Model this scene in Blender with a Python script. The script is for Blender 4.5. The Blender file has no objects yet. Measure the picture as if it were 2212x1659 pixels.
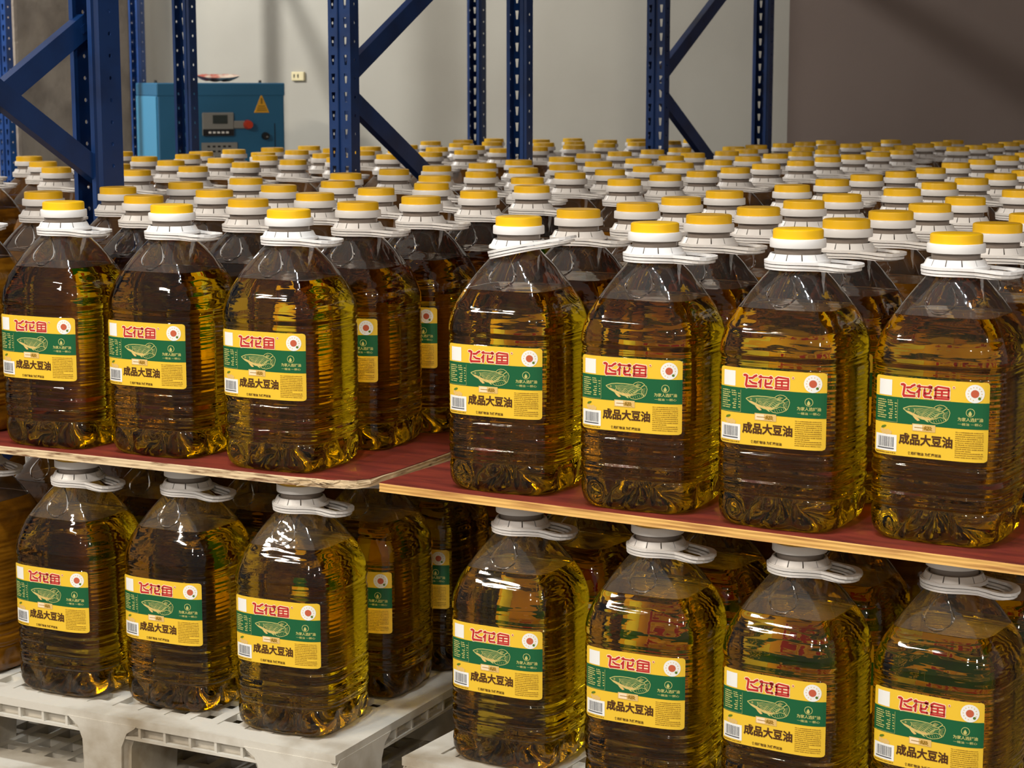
import bpy, bmesh, math, random
from mathutils import Vector, Matrix
random.seed(7)
scene = bpy.context.scene
COL = scene.collection

# ------------------------------------------------------------------ frame of the place
# goods stand on a grid turned 30 degrees: u runs along the pallet fronts, v into the store
C30, S30 = math.cos(math.radians(30)), .5
def W(u, v, z=0.0):
    return Vector((u*C30 + v*S30, 2.9 - u*S30 + v*C30, z))
ROT = -math.radians(30)
PAL_H, BOT_H, PLY_T = .15, .426, .015
Z1 = PAL_H                      # lower bottles stand here
ZP = PAL_H + BOT_H              # underside of the boards
Z2 = ZP + PLY_T                 # upper bottles stand here
CAM_Z = Z2 + BOT_H + .207

# ------------------------------------------------------------------ camera
cam = bpy.data.cameras.new('camera'); cam.sensor_width = 36; cam.lens = 36*4200/2212
cam.clip_start = .05; cam.clip_end = 100
cam.dof.use_dof = True; cam.dof.focus_distance = 3.1; cam.dof.aperture_fstop = 16
co = bpy.data.objects.new('camera', cam); COL.objects.link(co)
co.location = (0, 0, CAM_Z)
co.rotation_euler = (math.pi/2 - math.atan(652.5/4200), 0, 0)
scene.camera = co

# ------------------------------------------------------------------ world, lamps, exposure
world = bpy.data.worlds.new('world'); scene.world = world; world.use_nodes = True
bg = world.node_tree.nodes['Background']
bg.inputs[0].default_value = (1.0, .90, .80, 1); bg.inputs[1].default_value = .41
def area(name, loc, target, size, power, col, size_y=None):
    l = bpy.data.lights.new(name, 'AREA'); l.shape = 'RECTANGLE' if size_y else 'DISK'; l.size = size; l.energy = power; l.color = col
    if size_y: l.size_y = size_y
    o = bpy.data.objects.new(name, l); COL.objects.link(o); o.location = loc
    o.rotation_euler = (Vector(target) - Vector(loc)).to_track_quat('-Z', 'Y').to_euler()
    return o
for uu in (-.62, .05, .72):
    area('aisle_lamp', W(uu, -1.92, 5.2), W(uu*.6, .0, .8), .2, 52, (.86, .94, 1.0))
area('tube_lamp', (-4.7, .5, 4.3), (.1, 3.2, .8), 2.0, 200, (1.0, .90, .76), .30)
area('hall_lamp', (-2.8, -4.5, 4.9), (0, 3.5, .9), .40, 95, (1.0, .92, .82))
area('hall_lamp', (.8, -6.0, 4.9), (0, 3.5, .9), .40, 95, (1.0, .92, .82))
area('hall_lamp', (4.2, -3.5, 4.9), (0, 3.5, .9), .40, 95, (1.0, .92, .82))
area('side_lamp', W(-6.4, 2.5, 3.5), W(-3.2, 5.6, 1.3), .30, 150, (1.0, .97, .92))
scene.view_settings.view_transform = 'Standard'; scene.view_settings.look = 'None'
scene.view_settings.gamma = 1; scene.view_settings.use_curve_mapping = False
scene.view_settings.exposure = 0.12
cy = scene.cycles
cy.max_bounces = 10; cy.diffuse_bounces = 2; cy.glossy_bounces = 3; cy.transmission_bounces = 8
cy.transparent_max_bounces = 14; cy.volume_bounces = 0; cy.use_adaptive_sampling = True; cy.adaptive_threshold = .1; cy.adaptive_min_samples = 16; cy.sample_clamp_indirect = 12

# ------------------------------------------------------------------ materials
def lin(r, g, b):
    f = lambda c: (c/255/12.92) if c/255 <= .04045 else ((c/255+.055)/1.055)**2.4
    return (f(r), f(g), f(b), 1)
def mat(name, rgb, rough=.5, metal=0, spec=.5, noise=None, bump=None):
    """noise=(scale, rgb2, lo, hi) mottles the colour; bump=(scale, strength)"""
    m = bpy.data.materials.new(name); m.use_nodes = True
    nt = m.node_tree; b = nt.nodes['Principled BSDF']
    b.inputs['Base Color'].default_value = lin(*rgb); b.inputs['Roughness'].default_value = rough
    b.inputs['Metallic'].default_value = metal; b.inputs['Specular IOR Level'].default_value = spec
    if noise or bump:
        tc = nt.nodes.new('ShaderNodeTexCoord')
    if noise:
        n = nt.nodes.new('ShaderNodeTexNoise'); n.inputs['Scale'].default_value = noise[0]; n.inputs['Detail'].default_value = 6
        r = nt.nodes.new('ShaderNodeValToRGB')
        r.color_ramp.elements[0].position = noise[2]; r.color_ramp.elements[1].position = noise[3]
        r.color_ramp.elements[0].color = lin(*rgb); r.color_ramp.elements[1].color = lin(*noise[1])
        mp = nt.nodes.new('ShaderNodeMapping')
        if len(noise) > 4: mp.inputs['Scale'].default_value = noise[4]
        nt.links.new(tc.outputs['Object'], mp.inputs[0]); nt.links.new(mp.outputs[0], n.inputs['Vector'])
        nt.links.new(n.outputs['Fac'], r.inputs[0]); nt.links.new(r.outputs[0], b.inputs['Base Color'])
    if bump:
        n2 = nt.nodes.new('ShaderNodeTexNoise'); n2.inputs['Scale'].default_value = bump[0]; n2.inputs['Detail'].default_value = 5
        bp = nt.nodes.new('ShaderNodeBump'); bp.inputs['Strength'].default_value = bump[1]; bp.inputs['Distance'].default_value = .01
        nt.links.new(tc.outputs['Object'], n2.inputs['Vector'])
        nt.links.new(n2.outputs['Fac'], bp.inputs['Height']); nt.links.new(bp.outputs[0], b.inputs['Normal'])
    return m

def oil_material():
    m = bpy.data.materials.new('soybean_oil_in_clear_plastic'); m.use_nodes = True; nt = m.node_tree; nt.nodes.clear()
    out = nt.nodes.new('ShaderNodeOutputMaterial'); g = nt.nodes.new('ShaderNodeBsdfRefraction')
    g.inputs['IOR'].default_value = 1.45; g.inputs['Roughness'].default_value = 0.0
    g.inputs['Color'].default_value = (1, 1, 1, 1)
    gl = nt.nodes.new('ShaderNodeBsdfGlossy'); gl.inputs['Roughness'].default_value = .045
    fr = nt.nodes.new('ShaderNodeFresnel'); fr.inputs['IOR'].default_value = 1.47; mx = nt.nodes.new('ShaderNodeMixShader')
    tc = nt.nodes.new('ShaderNodeTexCoord'); mp = nt.nodes.new('ShaderNodeMapping'); mp.inputs['Scale'].default_value = (9, 9, 55)
    oi = nt.nodes.new('ShaderNodeObjectInfo'); ad = nt.nodes.new('ShaderNodeVectorMath'); ad.operation = 'ADD'
    n = nt.nodes.new('ShaderNodeTexNoise'); n.inputs['Scale'].default_value = 1.0; n.inputs['Detail'].default_value = 2
    bp = nt.nodes.new('ShaderNodeBump'); bp.inputs['Strength'].default_value = .35; bp.inputs['Distance'].default_value = .004
    nt.links.new(tc.outputs['Object'], mp.inputs[0])
    nt.links.new(mp.outputs[0], ad.inputs[0]); nt.links.new(oi.outputs['Location'], ad.inputs[1])
    nt.links.new(ad.outputs[0], n.inputs['Vector']); nt.links.new(n.outputs['Fac'], bp.inputs['Height'])
    nt.links.new(bp.outputs[0], g.inputs['Normal'])
    nt.links.new(bp.outputs[0], gl.inputs['Normal']); nt.links.new(bp.outputs[0], fr.inputs['Normal'])
    nt.links.new(fr.outputs[0], mx.inputs[0]); nt.links.new(g.outputs[0], mx.inputs[1]); nt.links.new(gl.outputs[0], mx.inputs[2])
    va = nt.nodes.new('ShaderNodeVolumeAbsorption'); va.inputs['Color'].default_value = (.985, .902, .0, 1); va.inputs['Density'].default_value = 19
    nt.links.new(mx.outputs[0], out.inputs['Surface']); nt.links.new(va.outputs[0], out.inputs['Volume'])
    return m
def glass_material():
    m = bpy.data.materials.new('moulded_clear_plastic'); m.use_nodes = True; nt = m.node_tree; nt.nodes.clear()
    out = nt.nodes.new('ShaderNodeOutputMaterial'); g = nt.nodes.new('ShaderNodeBsdfGlass'); g.inputs['IOR'].default_value = 1.5; g.inputs['Roughness'].default_value = .03
    nt.links.new(g.outputs[0], out.inputs['Surface']); return m
def clear_material():
    m = bpy.data.materials.new('thin_clear_plastic'); m.use_nodes = True; nt = m.node_tree; nt.nodes.clear()
    out = nt.nodes.new('ShaderNodeOutputMaterial')
    t = nt.nodes.new('ShaderNodeBsdfTransparent'); t.inputs[0].default_value = (.93, .91, .88, 1)
    g = nt.nodes.new('ShaderNodeBsdfGlossy'); g.inputs['Roughness'].default_value = .04
    f = nt.nodes.new('ShaderNodeFresnel'); f.inputs['IOR'].default_value = 1.55
    mx = nt.nodes.new('ShaderNodeMixShader'); mu = nt.nodes.new('ShaderNodeMath'); mu.operation = 'MULTIPLY'; mu.inputs[1].default_value = 1.8; mu.use_clamp = True
    tc = nt.nodes.new('ShaderNodeTexCoord'); n = nt.nodes.new('ShaderNodeTexNoise'); n.inputs['Scale'].default_value = 40
    bp = nt.nodes.new('ShaderNodeBump'); bp.inputs['Strength'].default_value = .25; bp.inputs['Distance'].default_value = .003
    nt.links.new(tc.outputs['Object'], n.inputs['Vector']); nt.links.new(n.outputs['Fac'], bp.inputs['Height'])
    nt.links.new(bp.outputs[0], g.inputs['Normal']); nt.links.new(bp.outputs[0], f.inputs['Normal'])
    nt.links.new(f.outputs[0], mu.inputs[0]); nt.links.new(mu.outputs[0], mx.inputs[0])
    d = nt.nodes.new('ShaderNodeBsdfDiffuse'); d.inputs[0].default_value = (.8, .78, .74, 1); m0 = nt.nodes.new('ShaderNodeMixShader'); m0.inputs[0].default_value = .022
    nt.links.new(t.outputs[0], m0.inputs[1]); nt.links.new(d.outputs[0], m0.inputs[2])
    nt.links.new(m0.outputs[0], mx.inputs[1]); nt.links.new(g.outputs[0], mx.inputs[2]); nt.links.new(mx.outputs[0], out.inputs['Surface'])
    return m
M = dict(
    oil=oil_material(), clear=clear_material(), moulded=glass_material(), opaque=mat('painted_dim_oil', (138, 90, 18), .10, noise=(1, (88, 54, 10), .35, .65, (8, 8, 60)), bump=(40, .15)), neck=mat('frosted_neck_plastic', (138, 126, 116), .3),  # opaque amber body: dimness of the oil behind is painted into its colour
    cap=mat('yellow_cap_plastic', (246, 192, 4), .32), white=mat('white_plastic', (236, 233, 230), .38),
    lab=mat('yellow_label_paper', (238, 194, 52), .35), green=mat('green_print', (16, 92, 52), .35),
    red=mat('red_print', (190, 40, 38), .4), cream=mat('cream_print', (250, 220, 180), .4),
    brown=mat('dark_brown_print', (78, 44, 14), .4), gold=mat('pale_gold_print', (198, 190, 110), .4),
    tan=mat('tan_print', (226, 186, 110), .4), wprint=mat('white_print', (240, 238, 232), .4),
    grey=mat('grey_print', (84, 84, 90), .4), ochre=mat('ochre_print', (150, 112, 22), .4),
    fishfill=mat('fish_body_print', (62, 110, 62), .4), leaf=mat('leaf_print', (90, 120, 30), .4), orange=mat('orange_red_print', (196, 92, 60), .4),
    rack=mat('blue_rack_paint', (22, 62, 124), .36, noise=(9, (16, 48, 100), .45, .7)),
    wall=mat('off_white_wall_paint', (186, 184, 174), .85, noise=(1.3, (174, 171, 161), .4, .7), bump=(60, .04)),
    wallb=mat('brown_grey_wall_paint', (144, 129, 121), .8, noise=(1.1, (134, 119, 111), .4, .7), bump=(50, .05)),
    concrete=mat('rough_concrete', (156, 145, 133), .9, noise=(5, (122, 112, 103), .42, .68), bump=(35, .5)),
    floor=mat('grey_concrete_floor', (120, 116, 110), .7, noise=(2.2, (92, 88, 84), .4, .7), bump=(40, .1)),
    film=mat('red_film_faced_plywood', (132, 48, 34), .5, noise=(7, (92, 30, 24), .38, .68, (1, 6, 1))),
    ply=mat('pine_plywood_edge', (226, 176, 96), .7, noise=(30, (176, 122, 62), .45, .65, (.3, .3, 6))),
    plytorn=mat('torn_plywood_edge', (216, 190, 150), .8, noise=(40, (120, 84, 54), .5, .68, (.6, .6, 5))),
    pallet=mat('dirty_white_pallet_plastic', (208, 202, 189), .55, noise=(7, (150, 136, 114), .46, .70), bump=(80, .06)),
    blue=mat('blue_enamel', (40, 104, 142), .4), bluel=mat('light_blue_enamel', (72, 146, 186), .4),
    dark=mat('black_rubber', (22, 22, 24), .5), panel=mat('grey_panel', (140, 140, 134), .5), screen=mat('lcd_screen', (40, 52, 50), .2),
    yel=mat('warning_yellow', (228, 170, 40), .5), knob=mat('red_knob', (200, 60, 30), .4), socket=mat('cream_socket', (232, 220, 176), .5),
    bag=mat('foil_bag', (178, 70, 50), .4, noise=(14, (220, 200, 180), .45, .6)),
    beam=mat('orange_beam', (206, 96, 30), .45), deck=mat('raw_timber', (150, 112, 70), .8, noise=(6, (120, 86, 50), .4, .7, (1, 8, 1))))

# ------------------------------------------------------------------ object helpers
def obj(name, me, parent=None, mats=()):
    if isinstance(me, bmesh.types.BMesh):
        bm = me; me = bpy.data.meshes.new(name); bm.to_mesh(me); bm.free()
    o = bpy.data.objects.new(name, me); COL.objects.link(o)
    for m in mats: me.materials.append(M[m])
    if parent: o.parent = parent
    return o
def tag(o, label, cat, group=None):
    o['label'] = label; o['category'] = cat
    if group: o['group'] = group
    return o
def struct(o): o['kind'] = 'structure'; return o
def thing(name, label, cat, loc=(0, 0, 0), rz=0, group=None):
    o = bpy.data.objects.new(name, None); COL.objects.link(o); o.empty_display_size = .05
    o.location = loc; o.rotation_euler = (0, 0, rz)
    return tag(o, label, cat, group)
def box(bm, c, s, rot=None, mi=0):
    r = bmesh.ops.create_cube(bm, size=1)
    mt = Matrix.Translation(c) @ (rot.to_4x4() if rot else Matrix()) @ Matrix.Diagonal((*s, 1))
    bmesh.ops.transform(bm, matrix=mt, verts=r['verts'])
    for f in {f for v in r['verts'] for f in v.link_faces}: f.material_index = mi
    return r['verts']
def bevel(bm, w, seg=2):
    bmesh.ops.bevel(bm, geom=list(bm.edges), offset=w, segments=seg, affect='EDGES', profile=.5)
def smooth(o, ang=40):
    for p in o.data.polygons: p.use_smooth = True
    try: o.data.set_sharp_from_angle(angle=math.radians(ang))
    except Exception: pass
    return o
def ringloft(bm, rings, cap0=False, cap1=False):
    vs = [[bm.verts.new(p) for p in r] for r in rings]
    n = len(vs[0])
    for a, b in zip(vs, vs[1:]):
        for i in range(n):
            bm.faces.new((a[i], a[(i+1) % n], b[(i+1) % n], b[i]))
    if cap0: bm.faces.new(list(reversed(vs[0])))
    if cap1: bm.faces.new(vs[-1])
    return vs

# ------------------------------------------------------------------ the room
def plane_box(name, c, s, m, rz=ROT, bev=0):
    bm = bmesh.new(); box(bm, (0, 0, 0), s)
    if bev: bevel(bm, bev)
    o = obj(name, bm, None, (m,)); o.location = c; o.rotation_euler = (0, 0, rz); return struct(o)
plane_box('floor', (0, 3, -.05), (26, 26, .1), 'floor', 0)
plane_box('wall_back', W(-4.4, 5.7, 2.5), (7.2, .2, 5), 'wall')
plane_box('wall_right', W(1.62, 4.96, 2.5), (6.3, .2, 5), 'wallb')
plane_box('wall_left', W(-7.0, 5.16, 2.5), (2.846, .86, 5), 'concrete', bev=.02)

# ------------------------------------------------------------------ pallet racking
PITCH = .0465
def upright_mesh(UW, UD, height=2.61):
    bm = bmesh.new(); n = int(height/PITCH)
    def cell_slot(f, x0, x1, z0):
        xm = (x0+x1)/2; zc = z0 + PITCH*.5
        o = [f(x0, z0), f(x1, z0), f(x1, z0+PITCH), f(x0, z0+PITCH)]
        i = [f(xm-.0032, zc-.0125), f(xm+.0032, zc-.0125), f(xm+.0058, zc+.0125), f(xm-.0058, zc+.0125)]
        o = [bm.verts.new(p) for p in o]; i = [bm.verts.new(p) for p in i]
        for k in range(4): bm.faces.new((o[k], o[(k+1) % 4], i[(k+1) % 4], i[k]))
    def cell_round(f, x0, x1, z0):
        xm = (x0+x1)/2; zc = z0 + PITCH*.5; r = .0045
        o = [(x1, zc), (x1, z0+PITCH), (xm, z0+PITCH), (x0, z0+PITCH), (x0, zc), (x0, z0), (xm, z0), (x1, z0)]
        o = [bm.verts.new(f(*p)) for p in o]
        i = [bm.verts.new(f(xm+r*math.cos(k*math.pi/4), zc+r*math.sin(k*math.pi/4))) for k in range(8)]
        for k in range(8): bm.faces.new((o[k], o[(k+1) % 8], i[(k+1) % 8], i[k]))
    hw, hd = UW/2, UD/2
    for k in range(n):
        z = k*PITCH
        cell_slot(lambda x, z: (x, -hd, z), -hw, -.006, z); cell_slot(lambda x, z: (x, -hd, z), .006, hw, z)
        cell_round(lambda y, z: (hw, y, z), -hd, hd*.6, z); cell_round(lambda y, z: (-hw, -y, z), -hd*.6, hd, z)
    T = n*PITCH
    def strip(pts):
        for a, b in zip(pts, pts[1:]):
            bm.faces.new([bm.verts.new(p) for p in ((*a, 0), (*b, 0), (*b, T), (*a, T))])
    strip([(-.006, -hd), (-.004, -hd+.006), (.004, -hd+.006), (.006, -hd)])
    strip([(hw, hd*.6), (hw-.006, hd*.8), (hw-.006, hd), (hw-.016, hd)])
    strip([(-hw+.016, hd), (-hw+.006, hd), (-hw+.006, hd*.8), (-hw, hd*.6)])
    bmesh.ops.remove_doubles(bm, verts=list(bm.verts), dist=.0002)
    bmesh.ops.recalc_face_normals(bm, faces=list(bm.faces))
    me = bpy.data.meshes.new('upright'); bm.to_mesh(me); bm.free(); me.materials.append(M['rack']); return me
UPR = upright_mesh(.066, .046); UPR_DEEP = upright_mesh(.072, .080)
def brace_mesh(length):
    bm = bmesh.new()                      # an open channel lying along x, web towards +u
    box(bm, (0, .011, 0), (length, .002, .048))
    box(bm, (0, 0, .023), (length, .022, .002)); box(bm, (0, 0, -.023), (length, .022, .002))
    for s in (-1, 1): box(bm, (s*(length/2-.02), .0135, 0), (.016, .005, .016))
    return bm
def rack_frame(u, v0, v1, zs, label, UPR=UPR):
    """two uprights standing at v0 and v1; zs = braces as (z at v0, z at v1, u offset)"""
    t = thing('pallet_rack', label, 'rack', W(u, v0, 0), ROT, 'blue pallet racks')
    for v, r in ((v0, 0), (v1, math.pi)):
        if v is None: continue
        o = obj('upright', UPR, t); o.location = (0, v-v0, 0); o.rotation_euler = (0, 0, r)
        md = o.modifiers.new('gauge', 'SOLIDIFY'); md.thickness = .002; md.offset = 0
        bm = bmesh.new(); box(bm, (0, 0, .004), (.11, .09, .008)); bevel(bm, .002, 1)
        f = obj('foot_plate', bm, t, ('rack',)); f.location = (0, v-v0, 0)
    for za, zb, off in zs:
        y0, y1 = .012, (v1-v0) - .012
        L = math.hypot(y1-y0, zb-za)
        o = obj('brace', brace_mesh(L), t, ('rack',))
        o.location = (off, (y0+y1)/2, (za+zb)/2)
        ex = Vector((0, y1-y0, zb-za)).normalized(); ez = Vector((0, -ex.z, ex.y)); ey = ez.cross(ex)
        if ey.x < 0: ey = -ey; ez = -ez
        o.rotation_euler = Matrix((ex, ey, ez)).transposed().to_euler()
    return t
RU = -1.42
rack_frame(RU, -.22, .68, [(.835, 1.345, -.014), (1.55, 1.03, .012), (.14, .66, 0), (2.1, 1.62, 0)],
           'blue rack frame with crossing braces, its post beside the splintered board', UPR_DEEP)
zig = lambda z: [(z+.028, z+.53, 0), (z-.028, z-.53, 0), (z-1.06, z-.56, 0), (z+1.06, z+.56, 0)]
rack_frame(RU, 1.61, 2.50, zig(1.215), 'blue rack frame whose braces spread from the brightly lit slotted post')
rack_frame(RU, 3.44, 4.33, zig(1.215), 'blue rack frame with dark braces just before the brown wall')
hid = [(1.75, 2.2, 0)]
rack_frame(-2.68, 1.40, 2.51, hid, 'blue rack frame with a post in front of the compressor')
rack_frame(-2.68, 3.42, 4.35, hid, 'blue rack frame with a post against the pale wall, no braces showing')
rack_frame(-5.0, 4.07, 4.97, hid, 'blue rack frame with a post behind the compressor beside the concrete pillar')

# unseen shelf added above the goods, edges set to keep lamps off rows behind
t = thing('shade_shelf', 'unseen timber shelf on orange beams, added above the bottles for shade', 'shelf', W(0, 0, 0), ROT)
SH_Z, SH_V0, SH_V1, SH_U0, SH_U1 = 2.735, -.68, 4.55, -2.75, 5.0
for vv in (SH_V0+.05, -.21, .69, 1.61, 2.5, 3.44, 4.33):
    bm = bmesh.new(); box(bm, ((SH_U0+SH_U1)/2, vv, SH_Z-.06), (SH_U1-SH_U0, .045, .12)); bevel(bm, .004, 1)
    obj('shelf_beam', bm, t, ('beam',))
nb = 26; bw = (SH_V1-SH_V0)/nb
for k in range(nb):
    bm = bmesh.new(); box(bm, ((SH_U0+SH_U1)/2, SH_V0+bw*(k+.5), SH_Z+.012), (SH_U1-SH_U0, bw-.0005, .024))
    obj('shelf_plank', bm, t, ('deck',))

# ------------------------------------------------------------------ compressor, bag, socket
mz = CAM_Z - .004
t = thing('air_compressor', 'blue box-shaped air compressor with control panel and warning triangle', 'compressor', (-1.40, 9.1, 0), math.radians(22))
cw, cd = .585, .46
bm = bmesh.new(); box(bm, (0, 0, (mz-.03)/2+.02), (cw, cd, mz-.075)); bevel(bm, .008); b = obj('body', bm, t, ('blue',))
bm = bmesh.new(); box(bm, (0, 0, mz-.03), (cw+.006, cd+.006, .06)); bevel(bm, .006); obj('lid', bm, t, ('blue',))
bm = bmesh.new(); box(bm, (-cw/2-.003, 0, mz*.5), (.006, cd-.02, mz-.12)); bevel(bm, .002, 1); obj('side_panel', bm, t, ('bluel',))
for x in (-.25, .24):
    bm = bmesh.new(); bmesh.ops.create_cone(bm, cap_ends=True, segments=10, radius1=.008, radius2=.006, depth=.012)
    o = obj('lid_bolt', bm, t, ('dark',)); o.location = (x, 0, mz+.006)
yf = -cd/2
bm = bmesh.new(); box(bm, (-.02, yf-.006, mz-.185), (.145, .012, .105)); bevel(bm, .004, 1); pn = obj('control_panel', bm, t, ('panel',))
bm = bmesh.new(); box(bm, (-.012, yf-.0135, mz-.163), (.066, .004, .038)); obj('screen', bm, pn, ('screen',))
for k in range(5):
    bm = bmesh.new(); box(bm, (-.06+k*.02, yf-.0145, mz-.222), (.012, .004, .009)); obj('button', bm, pn, ('wprint',))
bm = bmesh.new(); box(bm, (-.02, yf-.0125, mz-.222), (.141, .002, .030)); obj('button_strip', bm, pn, ('dark',))
bm = bmesh.new(); box(bm, (-.015, yf-.003, mz-.30), (.165, .006, .065)); obj('name_plate', bm, t, ('panel',))
for row in range(2):
    for k in range(5):
        bm = bmesh.new(); box(bm, (-.065+k*.024, yf-.0068, mz-.285-row*.022), (.013, .001, .008)); obj('plate_mark', bm, t, ('dark',))
bm = bmesh.new(); box(bm, (.075, yf-.004, mz-.188), (.06, .008, .035)); bevel(bm, .003, 1); obj('bracket', bm, t, ('panel',))
bm = bmesh.new(); bmesh.ops.create_cone(bm, cap_ends=True, segments=24, radius1=.022, radius2=.017, depth=.03)
o = obj('emergency_stop', bm, t, ('knob',)); o.location = (.118, yf-.02, mz-.188); o.rotation_euler = (math.pi/2, 0, 0)
bm = bmesh.new(); bmesh.ops.create_cone(bm, cap_ends=True, segments=20, radius1=.018, radius2=.016, depth=.02)
o = obj('lock', bm, t, ('dark',)); o.location = (.20, yf-.01, mz-.24); o.rotation_euler = (math.pi/2, 0, 0)
bm = bmesh.new(); box(bm, (0, -.004, .012), (.006, .006, .018)); obj('lock_key', bm, o, ('panel',)).rotation_euler = (0, 0, .5)
bm = bmesh.new(); box(bm, (-.19, yf-.006, mz-.235), (.022, .012, .07)); bevel(bm, .004, 1); obj('door_handle', bm, t, ('dark',))
bm = bmesh.new(); TX, TZ = .185, mz-.135
tri = [(-.036, 0), (.036, 0), (0, .086)]
fr = [bm.verts.new((TX+x, yf-.002, TZ+z)) for x, z in tri]; bk = [bm.verts.new((TX+x, yf+.002, TZ+z)) for x, z in tri]
bm.faces.new(fr); bm.faces.new(bk[::-1])
for k in range(3): bm.faces.new((fr[k], bk[k], bk[(k+1) % 3], fr[(k+1) % 3]))
bevel(bm, .0015, 1); ws = obj('warning_triangle', bm, t, ('yel',))
for k, (w, z) in enumerate(((.046, .012), (.040, .021), (.032, .030))):
    bm = bmesh.new(); box(bm, (TX, yf-.0028, TZ+z), (w, .001, .004)); obj('print_line', bm, ws, ('ochre',))
bm = bmesh.new(); box(bm, (TX, yf-.0028, TZ+.053), (.008, .001, .026)); obj('print_mark', bm, ws, ('ochre',))
bm = bmesh.new(); box(bm, (.245, yf-.001, mz*.45), (.003, .003, mz*.8)); obj('door_seam', bm, t, ('dark',))

bm = bmesh.new()                                     # crumpled packet on the lid
NX, NY = 14, 8
for side in (1, -1):
    g = [[bm.verts.new(((i/NX-.5)*.20, (j/NY-.5)*.13,
          side*(.012*(1-(2*i/NX-1)**4)*(1-(2*j/NY-1)**4)*(1+.5*math.sin(i*1.7+j)) + .0006) + .02 + .010*abs(2*i/NX-1)**3)) for j in range(NY+1)] for i in range(NX+1)]
    for i in range(NX):
        for j in range(NY):
            q = (g[i][j], g[i+1][j], g[i+1][j+1], g[i][j+1]); bm.faces.new(q if side > 0 else q[::-1])
bmesh.ops.remove_doubles(bm, verts=list(bm.verts), dist=.0005)
zmin = min(v.co.z for v in bm.verts)
o = obj('food_packet', bm, None, ('bag',)); smooth(o, 60)
o.location = Matrix.Rotation(math.radians(22), 3, 'Z') @ Vector((.03, -.05, 0)) + Vector((-1.40, 9.1, mz + .004 - zmin)); o.rotation_euler = (0, 0, math.radians(12))
tag(o, 'crumpled red and white packet lying on top of the compressor', 'packet')

t = thing('wall_socket', 'cream double socket plate on the pale wall above the compressor', 'socket', W(-4.48, 5.6, 0), ROT)
bm = bmesh.new(); box(bm, (0, -.008, CAM_Z+.028), (.078, .016, .045)); bevel(bm, .003, 1); obj('plate', bm, t, ('socket',))
for x in (-.02, .004):
    bm = bmesh.new(); box(bm, (x, -.0165, CAM_Z+.03), (.006, .002, .018)); obj('socket_slot', bm, t, ('dark',))

# ------------------------------------------------------------------ the oil bottle
BA, BB, BN = .0965, .0925, 4.1           # half width, half depth, squareness of the body
OIL_Z, SH0, SH1, NECK_R = .315, .286, .374, .0335
NS = 80
def sell(phi, a, b, n):
    c, s = math.cos(phi), math.sin(phi)
    r = ((abs(c)/a)**n + (abs(s)/b)**n)**(-1/n)
    return r*c, r*s
GROOVES = [.049, .072, .092, .113, .236, .2435]
def body_scale(z):
    pts = [(0, .83), (.004, .90), (.010, .95), (.020, .982), (.034, .992), (.045, .98), (.055, .985), (.065, 1.0), (.30, 1.0)]
    for (z0, s0), (z1, s1) in zip(pts, pts[1:]):
        if z <= z1: s = s0 + (s1-s0)*(z-z0)/(z1-z0); break
    else: s = pts[-1][1]
    for g in GROOVES: s -= .020*math.exp(-((z-g)/.0030)**2)
    return s
def ring(z):
    out = []
    for i in range(NS):
        phi = 2*math.pi*i/NS + .0001
        if z <= Z0:
            s = body_scale(z)
            if .05 < z < .25:                        # fine wavy ribs all the way up
                s -= .0050*(.5-.5*math.cos(2*math.pi*(z + .0010*math.sin(2*phi+1) + .0006*math.sin(5*phi+z*60))/.0076))
            if z < .046:                              # moulded foot: eight facets
                k = math.sin(math.pi*min(1, z/.046))**.7 * .085
                s *= 1 - k*(.5-.5*math.cos(8*phi))**3
            x, y = sell(phi, BA*s, BB*s, BN)
        elif z < SH1:
            x, y = sell(phi, *shoulder_dim(z))
        else:
            r = NECK_R + (.002 if .398 <= z <= .4005 else 0)
            x, y = r*math.cos(phi), r*math.sin(phi)
        out.append((x, y, z))
    return out
TH = math.radians(33.3); Z0, Z1B = .250, .300
DROP = [0.0]
for _i in range(1, 1000):
    _z = Z0 + (SH1-Z0)*(_i-.5)/999; _th = TH*min(1, (_z-Z0)/(Z1B-Z0)); DROP.append(DROP[-1] + math.tan(_th)*(SH1-Z0)/999)
def drop(z): return DROP[max(0, min(999, int((z-Z0)/(SH1-Z0)*999)))] / DROP[-1]
def shoulder_dim(z):
    t = max(0, (z-SH0)/(SH1-SH0)); k = drop(z)
    return BA + (NECK_R-BA)*k, BB + (NECK_R-BB)*k, BN + 1.2*math.sin(math.pi*min(1, t*1.1)) + (2.0-BN)*max(0, (t-.5)/.5)**1.2
def emblem_mesh():
    """raised drop-shaped outline moulded on the front of the clear shoulder"""
    bm = bmesh.new(); n = 40; rings = []
    for i in range(n):
        a = 2*math.pi*i/n; x = .0215*math.sin(a)*(1 if math.cos(a) < 0 else 1-.55*math.cos(a)**1.2); z = .336 - .0165*math.cos(a+math.pi)*(1.0 if math.cos(a) < 0 else 1.75)
        da, db, dn = shoulder_dim(z); y = -db*(1-(abs(x)/da)**dn)**(1/dn)
        c = Vector((x, y, z)); nrm = Vector((0, -.835, .55)); tv = Vector((math.cos(a), 0, math.sin(a))).normalized(); si = nrm.cross(tv).normalized()
        rings.append([tuple(c + nrm*(.0022*math.sin(q)) + si*(.0026*math.cos(q))) for q in (k*math.pi/3 for k in range(6))])
    vs = [[bm.verts.new(p) for p in r] for r in rings]
    for i in range(n):
        A, B = vs[i], vs[(i+1) % n]
        for k in range(6): bm.faces.new((A[k], A[(k+1) % 6], B[(k+1) % 6], B[k]))
    bmesh.ops.recalc_face_normals(bm, faces=list(bm.faces))
    me = bpy.data.meshes.new('emblem'); bm.to_mesh(me); bm.free(); me.materials.append(M['moulded']); return me
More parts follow.
